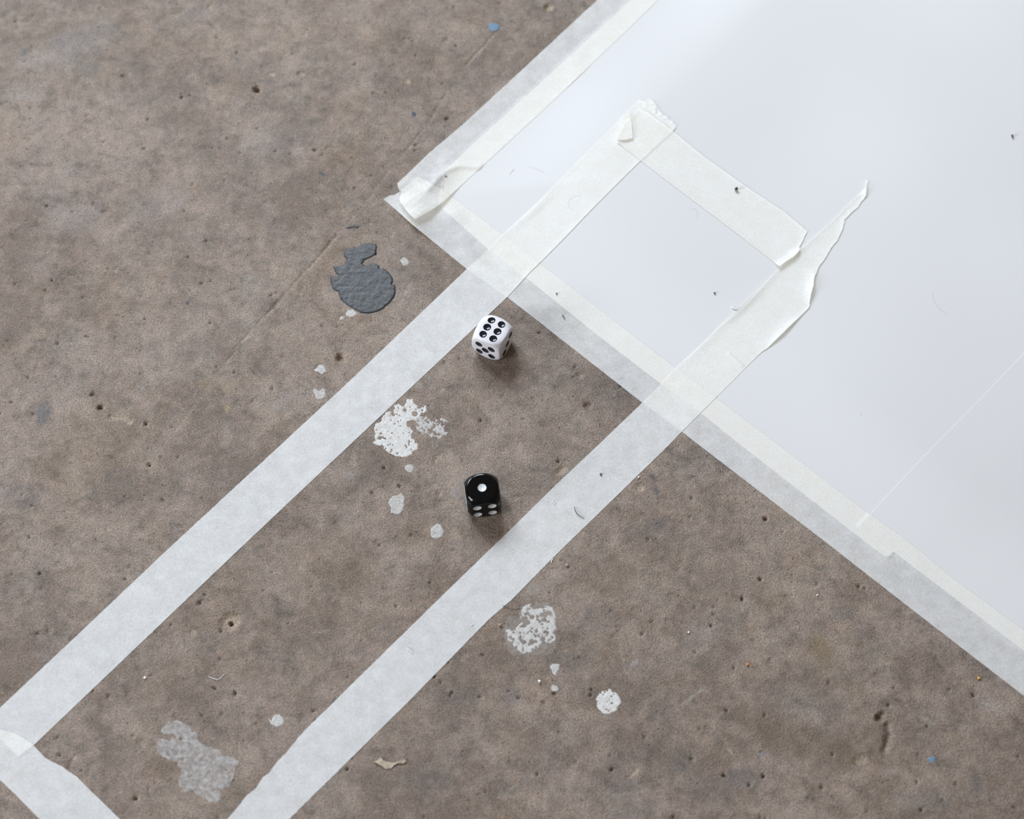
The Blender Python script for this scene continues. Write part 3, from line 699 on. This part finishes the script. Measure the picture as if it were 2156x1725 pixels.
def lift_bottom(q, f):
    return 1.9 * px_gauss(q, 872, 470, 42, 24, -.75) + .9 * px_gauss(q, 955, 455, 26, 18, -.6) + .5 * px_gauss(q, 1000, 545, 30, 14, -.6)
def lift_left(q, f):
    a, b = at([(962, 348)])[0], at([(856, 426)])[0]; e = b - a; L = np.linalg.norm(e); e /= L
    s = (q - a) @ e / L; n = np.array([-e[1], e[0]]); t = (q - a) @ n
    up = 2.6 * sstep(s, .0, 1.0) ** 1.2
    ridge = 1.1 * np.exp(-((t - 1.0 - 5.5 * (s - .45)) / 6.0) ** 2) * sstep(s, -.35, .35) * (1 - .45 * sstep(s, .6, 1.1))
    crease = .16 * np.sin(t * .62 + s * 2) * sstep(s, .35, 1.0) + .05 * np.sin(t * 1.9 + 1) * sstep(s, .6, 1.0)
    curl = 1.6 * px_gauss(q, 874, 462, 40, 34)
    fold, _ = seg_dist(q, at([(1008, 352), (966, 350), (940, 359), (920, 377), (902, 398)]))
    return up + ridge + crease + curl + .8 * np.exp(-(fold / 2.0) ** 2) + .25 * np.clip(vnoise(q[:, 0], q[:, 1], 14, 3), 0, 1) * (1 - sstep(s, -.3, 0))
def lift_A(q, f):
    edge = np.exp(-np.clip(f, 0, 9) / 1.2)
    return (.9 * px_gauss(q, 1385, 240, 45, 12, -.75) + .5 * px_gauss(q, 1418, 276, 12, 12)) * (.5 + .5 * vnoise(q[:, 0], q[:, 1], 1.6, 6)) + .35 * px_gauss(q, 1120, 450, 60, 10, .75) + .18 * edge * sstep(q[:, 0] + q[:, 1], 40, 90)
def lift_B(q, f):
    edge = np.exp(-np.clip(f, 0, 9) / 2.0)
    crs, _ = seg_dist(q, at([(1534, 748), (1548, 760), (1562, 773)]))
    return edge * (2.0 * px_gauss(q, 1708, 610, 16, 46, .2) + 1.1 * px_gauss(q, 1650, 705, 42, 26, .75)) + .9 * px_gauss(q, 1560, 645, 60, 12, .75) + .25 * px_gauss(q, 1470, 735, 60, 12, .75) \
        + 1.1 * px_gauss(q, 1821, 405, 8, 18) + .32 * np.exp(-(crs / .7) ** 2) + .35 * edge * sstep(q[:, 0] + q[:, 1], 130, 175)
def lift_C(q, f):
    c = at([(1640, 566), (1680, 538)]); d, t = seg_dist(q, c)
    return 1.5 * np.exp(-(d / 2.0) ** 2) + .3 * np.exp(-np.clip(f, 0, 9) / 1.0) + .6 * px_gauss(q, 1302, 305, 14, 12)

def torn_c(q): 
    a = at([(1690, 510)])[0]
    return np.where(np.hypot(*(q - a).T) < 12, .45, .09)
def torn_A(q):
    a = at([(1390, 244)])[0]
    return np.where(np.hypot(*(q - a).T) < 11, .75, .09)
def torn_B(q):
    a, b = at([(1750, 520)])[0], at([(580, 1610)])[0]
    return np.where(np.hypot(*(q - a).T) < 38, .32, np.where(np.hypot(*(q - b).T) < 28, .3, .09))
def torn_L(q):
    a = at([(850, 425)])[0]
    return np.where(np.hypot(*(q - a).T) < 10, .35, .12)

TG = None
sheet('masking_tape', 2, -A45, .55, M_EDGE, 'long masking tape strip along the lower edge of both paper sheets', 'tape', TG, lift_bottom)
sheet('masking_tape', 3, A45, .55, M_EDGE, 'masking tape strip along the large sheet\'s other edge, loose torn end curling up', 'tape', TG, lift_left, rag_f=torn_L)
sheet('masking_tape', 4, A45, .55, M_TAPE, 'long masking tape strip passing beside the white die onto the paper', 'tape', TG, lift_A, rag_f=torn_A)
sheet('masking_tape', 5, A45, .55, M_TAPE, 'long masking tape strip with a ragged pointed torn tip on the paper', 'tape', TG, lift_B, rag_f=torn_B)
tc = sheet('masking_tape', 6, -A45, .45, M_TAPE, 'short masking tape piece joining the ends of two long strips on paper', 'tape', TG, lift_C, rag_f=torn_c)
sheet('masking_tape', 7, -A45, .55, M_TAPE, 'masking tape piece with a wavy edge crossing one long strip\'s end on concrete', 'tape', TG)

# folded-over corner of the short piece: a small flap lying on top of it
FLc = at([(1298, 308), (1316, 251), (1323, 249), (1329, 270), (1332, 303), (1318, 307)])
def flap_field(q): return sdf(q, FLc) + .05 * fbm(q[:, 0], q[:, 1], 1.2, 4)
V, f, faces, rim = contour_mesh(flap_field, poly_bounds(FLc, 0, 1.0), .3)
zb = .03 + T_TAPE + support(V, 7) + wave(V) + .9 + .55 * np.exp(-seg_dist(V, at([(1298, 308), (1316, 251)]))[0] / 1.4)
n = len(V); ra = sorted({v for e in rim for v in e}); mp = {v: n + i for i, v in enumerate(ra)}; mb = {v: n + len(ra) + i for i, v in enumerate(ra)}
top = np.c_[V, zb]; dn = top[ra].copy(); dn[:, 2] -= .6
fo = mesh_obj('folded_corner', np.vstack([top, top[ra], dn]) * MM, faces + [[mp[a], mp[b], mb[b], mb[a]] for a, b in rim], M_TAPE, tc)
fo['label'] = 'corner folded over into a small triangle'

# ------------------------------------------------------------------ dice
H = 8.0
def die_mesh(Rs, k, n=44):
    bm = bmesh.new()
    lin = np.tan(np.linspace(-1, 1, n + 1) * math.pi / 4)
    for ax in range(3):
        for s in (-1, 1):
            vs = {}
            for i in range(n + 1):
                for j in range(n + 1):
                    p = np.zeros(3); p[ax] = s; p[(ax + 1) % 3] = lin[i] * s; p[(ax + 2) % 3] = lin[j]
                    L = np.linalg.norm(p); a = H * L; b = Rs
                    h = max(k - abs(a - b), 0) / k
                    t = min(a, b) - h * h * k * .25
                    vs[i, j] = bm.verts.new(p / L * t)
            for i in range(n):
                for j in range(n):
                    bm.faces.new((vs[i, j], vs[i + 1, j], vs[i + 1, j + 1], vs[i, j + 1]))
    bmesh.ops.remove_doubles(bm, verts=bm.verts, dist=1e-4)
    bmesh.ops.recalc_face_normals(bm, faces=bm.faces)
    for f in bm.faces: f.smooth = True
    return bm

def pip_layout(n, d, six=None):
    if n == 1: return [(0, 0)]
    if n == 2: return [(-d, -d), (d, d)]
    if n == 3: return [(-d, -d), (0, 0), (d, d)]
    if n == 4: return [(-d, -d), (d, -d), (-d, d), (d, d)]
    if n == 5: return pip_layout(4, d) + [(0, 0)]
    a, b = six
    return [(i * a, j * b) for i in (-1, 1) for j in (-1, 0, 1)]

def build_die(px_xy, rotz, faces, body_mat, pip_mat, Rs, k, label, pr=1.95, depth=.55, d=3.45, six=(2.82, 4.5)):
    root = bpy.data.objects.new('die', None); col.objects.link(root)
    root.location = (px_xy[0] * MM, px_xy[1] * MM, 0); root.rotation_euler = (0, 0, rotz)
    root.empty_display_size = .01
    tag(root, label, 'die', 'the pair of dice')
    axes = {'top': ((0, 0, 1), (1, 0, 0), (0, 1, 0)), 'bottom': ((0, 0, -1), (1, 0, 0), (0, 1, 0)), 'front': ((0, -1, 0), (1, 0, 0), (0, 0, 1)),
            'back': ((0, 1, 0), (1, 0, 0), (0, 0, 1)), 'right': ((1, 0, 0), (0, 1, 0), (0, 0, 1)), 'left': ((-1, 0, 0), (0, 1, 0), (0, 0, 1))}
    R = (pr * pr + depth * depth) / (2 * depth)
    cut = bmesh.new(); cents = []
    for fn, num in faces.items():
        nrm, u, v = (np.array(q, float) for q in axes[fn])
        w = np.cross(nrm, u)
        for a, b in pip_layout(num, d, six):
            c = nrm * H + u * a + v * b
            cents.append(c)
            # bowl-shaped cutter: spherical cap up to just above the face, flat lid
            amax = math.acos((R - depth - .15) / R); rings = []
            for q in range(1, 9):
                t = amax * q / 8
                rings.append([cut.verts.new(c + nrm * (R - depth - R * math.cos(t)) + R * math.sin(t) * (math.cos(2 * math.pi * j / 40) * u + math.sin(2 * math.pi * j / 40) * w)) for j in range(40)])
            bot = cut.verts.new(c - nrm * depth)
            for j in range(40):
                j2 = (j + 1) % 40
                cut.faces.new((bot, rings[0][j2], rings[0][j]))
                for q in range(7): cut.faces.new((rings[q][j], rings[q][j2], rings[q + 1][j2], rings[q + 1][j]))
            cut.faces.new(rings[-1])
    bmesh.ops.recalc_face_normals(cut, faces=cut.faces)
    for f in cut.faces: f.material_index = 1; f.smooth = True
    S = 100.0                     # boolean done at a comfortable scale
    def to_obj(bm, nm):
        bmesh.ops.scale(bm, vec=(S * MM,) * 3, verts=bm.verts)
        me = bpy.data.meshes.new(nm); bm.to_mesh(me); bm.free()
        me.materials.append(body_mat); me.materials.append(pip_mat)
        o = bpy.data.objects.new(nm, me); col.objects.link(o); return o
    body = to_obj(die_mesh(Rs, k), 'body'); cutter = to_obj(cut, 'cutter')
    md = body.modifiers.new('cut', 'BOOLEAN'); md.operation = 'DIFFERENCE'; md.object = cutter; md.solver = 'EXACT'
    dg = bpy.context.evaluated_depsgraph_get()
    me = bpy.data.meshes.new_from_object(body.evaluated_get(dg))
    bpy.data.objects.remove(body); bpy.data.objects.remove(cutter)
    V = np.zeros(len(me.vertices) * 3); me.vertices.foreach_get('co', V); V = V.reshape(-1, 3) / (S * MM)
    C = np.array(cents)
    groups = {}
    for p in me.polygons:
        vs = list(p.vertices); key = -1
        if p.material_index == 1:
            cc = V[vs].mean(0); key = int(np.argmin(((C - cc) ** 2).sum(1)))
        groups.setdefault(key, []).append(vs)
    out = []
    for key in sorted(groups):
        fs = groups[key]; ids = sorted({v for q in fs for v in q}); mp = {v: i for i, v in enumerate(ids)}
        pts = V[ids] + np.array([0, 0, H])
        mesh_obj('body' if key < 0 else 'pip', pts * MM, [[mp[v] for v in q] for q in fs], body_mat if key < 0 else pip_mat, root)
    bpy.data.meshes.remove(me)
    return root

build_die((-7.76, 35.96), -.5147, {'top': 6, 'front': 5, 'right': 3, 'bottom': 1, 'back': 2, 'left': 4}, M_WHITE, M_BLACKPIP, 11.15, 1.5,
          'white die with black pips showing six, beside the tape strip', d=3.42)
build_die((-15.56, -48.97), .1032, {'top': 1, 'front': 4, 'right': 2, 'bottom': 6, 'back': 3, 'left': 5}, M_BLACK, M_WHITEPIP, 10.72, .35,
          'black die with white pips showing one on the bare concrete', d=3.52, pr=2.0, depth=.45)

# ------------------------------------------------------------------ small loose things
def surface_z(px, py):
    q = at([(px, py)])
    z = support(q, len(LAYERS)) + wave(q)
    return float(z[0])

def tube(name, pts_px, r, mat, label, cat, arch=0.0, lift=.05, group=None, taper=.5):
    P = np.array(pts_px, float)
    # smooth the polyline
    t = np.linspace(0, len(P) - 1, 8 * (len(P) - 1) + 1)
    def cr(i, u):
        p0, p1, p2, p3 = (P[min(max(i + k, 0), len(P) - 1)] for k in (-1, 0, 1, 2))
        return .5 * (2 * p1 + (p2 - p0) * u + (2 * p0 - 5 * p1 + 4 * p2 - p3) * u * u + (3 * p1 - p0 - 3 * p2 + p3) * u ** 3)
    Q = np.array([cr(min(int(a), len(P) - 2), a - min(int(a), len(P) - 2)) for a in t])
    n = len(Q); s = np.linspace(0, 1, n)
    zs = np.array([surface_z(*q) for q in Q]) + r + lift + .03 + arch * np.sin(math.pi * s)
    xy = at(Q); C = np.c_[xy, zs]
    verts = []; faces = []; m = 6
    for i in range(n):
        tg = C[min(i + 1, n - 1)] - C[max(i - 1, 0)]; tg /= np.linalg.norm(tg)
        sd = np.cross(tg, (0, 0, 1)); sd /= np.linalg.norm(sd); up = np.cross(sd, tg)
        rr = r * (1 - taper * abs(2 * s[i] - 1) ** 3)
        for k in range(m):
            a = 2 * math.pi * k / m
            verts.append((C[i] + rr * (math.cos(a) * sd + math.sin(a) * up)) * MM)
    for i in range(n - 1):
        for k in range(m):
            faces.append([i * m + k, i * m + (k + 1) % m, (i + 1) * m + (k + 1) % m, (i + 1) * m + k])
    faces.append(list(range(m))[::-1]); faces.append([(n - 1) * m + k for k in range(m)])
    return tag(mesh_obj(name, verts, faces, mat), label, cat, group)

def grit(name, px, py, size, mat, label, cat, e=(1, 1, .7), rot=0.0, seed=1, group=None, lift=0.0):
    bm = bmesh.new(); bmesh.ops.create_icosphere(bm, subdivisions=2, radius=1)
    rr = random.Random(seed); r = size * PX
    (x, y), = at([(px, py)])
    vs = []
    for v in bm.verts:
        k = 1 + .28 * math.sin(v.co.x * 3 + seed) * math.cos(v.co.y * 4 + seed * 2) + rr.uniform(-.12, .12)
        c = v.co * k
        X, Y, Z = c.x * r * e[0], c.y * r * e[1], c.z * r * e[2]
        vs.append((X * math.cos(rot) - Y * math.sin(rot) + x, X * math.sin(rot) + Y * math.cos(rot) + y, Z))
    zmin = min(v[2] for v in vs); z0 = surface_z(px, py) + .02 + lift
    vs = [(a * MM, b * MM, (c - zmin + z0) * MM) for a, b, c in vs]
    fs = [[v.index for v in f.verts] for f in bm.faces]; bm.free()
    return tag(mesh_obj(name, vs, fs, mat), label, cat, group)

tube('hair', [(1209, 1068), (1211, 1076), (1216, 1084), (1223, 1089), (1230, 1092.5)], .17, M_HAIR, 'short curved dark hair lying on the tape strip near the black die', 'hair', .5)
tube('hair', [(1224, 421), (1215, 420), (1204, 423), (1197, 430), (1196, 438), (1200, 446), (1206, 450)], .03, M_PALEHAIR, 'fine curled hair on the tape strip laid across the paper', 'hair', .2)
tube('hair', [(1108, 352), (1122, 358), (1136, 364), (1146, 370)], .03, M_PALEHAIR, 'fine hair on the paper near the curled tape end', 'hair', .2)
tube('hair', [(1073, 371), (1077, 364), (1083, 359)], .06, M_PALEHAIR, 'short fuzzy grey fibre on the paper near the curled tape end', 'fibre', .2)
tube('hair', [(1453, 449), (1460, 447), (1465, 451), (1466, 460), (1467, 470)], .03, M_PALEHAIR, 'fine bent hair on the paper inside the tape outline', 'hair', .1)
tube('hair', [(1812, 878), (1809, 880)], .05, M_PALEHAIR, 'tiny hair on the paper between the torn tip and the seam', 'hair', .1)
tube('hair', [(1961, 620), (1962, 637), (1972, 654), (1992, 668)], .028, M_PALEHAIR, 'long fine hair curving over the open paper', 'hair', .1)
tube('hair', [(1058, 1275), (1066, 1280), (1075, 1283), (1085, 1284), (1097, 1281)], .10, M_HAIR, 'thin dark hair on the concrete beside the crazed paint patch', 'hair', .2)
tube('lint', [(1162, 1057), (1165, 1060), (1169, 1064)], .16, M_LINT, 'tiny white lint on the tape strip near the dark hair', 'lint', .2)
tube('lint', [(857, 1366), (862, 1370), (868, 1377)], .15, M_LINT, 'short white thread on the tape strip over bare concrete', 'lint', .3)
tube('lint', [(992, 1318), (996, 1316)], .15, M_LINT, 'white lint speck at the tape edge by the crazed paint patch', 'lint', .1)
tube('lint', [(439, 1425), (448, 1429), (458, 1432)], .12, M_LINT, 'bent pale thread on the concrete below the deep hole', 'thread', .2)
tube('lint', [(456, 1433), (466, 1428), (473, 1419)], .12, M_LINT, 'straight pale thread on the concrete below the deep hole', 'thread', .2)
tube('lint', [(1539, 651), (1546, 654), (1556, 653)], .28, M_LINT, 'ragged paper fibre at the tape edge beside the torn tip', 'lint', .3)
tube('lint', [(1161, 1186), (1162, 1181), (1164, 1177)], .2, M_LINT, 'white fibre poking out from under the tape strip', 'lint', .1)
grit('grit', 1549, 407, 3.6, M_CRUMB, 'dark slate crumb on the short tape piece', 'crumb', (1, .8, 1.2), .4, 3)
grit('grit', 2128, 296, 3.4, M_BROWN, 'brown crumb lying alone on the open paper', 'crumb', (.7, 1.2, .8), 0, 5)
grit('grit', 1504, 622, 2.2, M_CRUMB, 'tiny slate crumb on the paper between the two long strips', 'crumb', (1, .8, .9), 0, 7)
grit('grit', 1265, 1000, 2.2, M_BROWN, 'tiny dark speck on the tape strip near the dark hair', 'speck', (1, 1.2, .8), 0, 9)
grit('grit', 1172, 620, 1.9, M_BROWN, 'tiny dark speck on the lower edge tape near the white die', 'speck', (1, 1, .8), 0, 11)
tube('grit', [(1183, 664), (1186, 667), (1189, 674)], .2, M_BROWN, 'dark splinter on the lower edge tape near the white die', 'splinter', .1)
grit('grit', 939, 376, 1.9, M_BROWN, 'tiny dark speck on the curled tape end', 'speck', (1.5, .8, .6), -.3, 12, lift=float(lift_left(at([(939, 376)]), None)[0]))
grit('grit', 1136, 1436, 3.0, M_LINT, 'white crumb on the concrete below the crazed paint patch', 'crumb', (.8, 1.1, .9), .3, 13)
grit('grit', 1054, 1317, 3.2, M_FLAKE, 'tan crumb on the concrete beside the crazed paint patch', 'crumb', (1.1, .7, .8), .4, 15)
grit('grit', 1574, 1400, 2.6, M_ORANGE, 'bright orange speck on the open concrete', 'speck', (1, 1, .6), 0, 17)
grit('grit', 2061, 1429, 3.0, M_YELLOW, 'amber speck on the concrete near the lower edge tape', 'speck', (1.1, .8, .6), 0, 19)
grit('grit', 1450, 1332, 2.0, M_LINT, 'small white speck on the concrete beyond the round paint drop', 'speck', (1, 1, .7), 0, 21)
grit('grit', 1721, 1254, 1.9, M_LINT, 'small white speck on the concrete beside the lower edge tape', 'speck', (1, 1, .7), 0, 23)
grit('grit', 1345, 1006, 2.2, M_LINT, 'white speck on the concrete just beside the tape strip', 'speck', (1, .8, .7), 0, 25)
grit('grit', 306, 1428, 2.6, M_LINT, 'white speck on the concrete between the long tape strips', 'speck', (1, .9, .7), 0, 27)
grit('grit', 1194, 1191, 3.2, M_FLAKE, 'tan grain on the concrete beside the tape strip', 'crumb', (1, .9, .7), 0, 29)

# curled tan chip of paint on the concrete
FK = at(crop(460, 1440, 5.39, [(1765, 890), (1800, 880), (1840, 845), (1870, 880), (1930, 895), (2010, 900), (2060, 880), (2110, 865), (2135, 885), (2100, 910), (2040, 905), (2000, 925), (1965, 960), (1900, 972), (1850, 935), (1800, 910)]))
V, f, faces, rim = contour_mesh(lambda q: sdf(q, FK) + .12 * fbm(q[:, 0], q[:, 1], 1.2, 6), poly_bounds(FK, 0, 1), .3)
yy = V[:, 1] - FK[:, 1].min()
z = .25 + .16 * yy + .35 * np.abs(fbm(V[:, 0], V[:, 1], 3.0, 2)) 
n = len(V); ra = sorted({v for e in rim for v in e}); mp = {v: n + i for i, v in enumerate(ra)}; mb = {v: n + len(ra) + i for i, v in enumerate(ra)}
top = np.c_[V, z]; dn = top[ra].copy(); dn[:, 2] = np.maximum(.01, dn[:, 2] - .3)
tag(mesh_obj('paint_chip', np.vstack([top, top[ra], dn]) * MM, faces + [[mp[a], mp[b], mb[b], mb[a]] for a, b in rim], M_FLAKE), 'curled tan paint chip on the concrete beside the tape strip', 'paint chip')
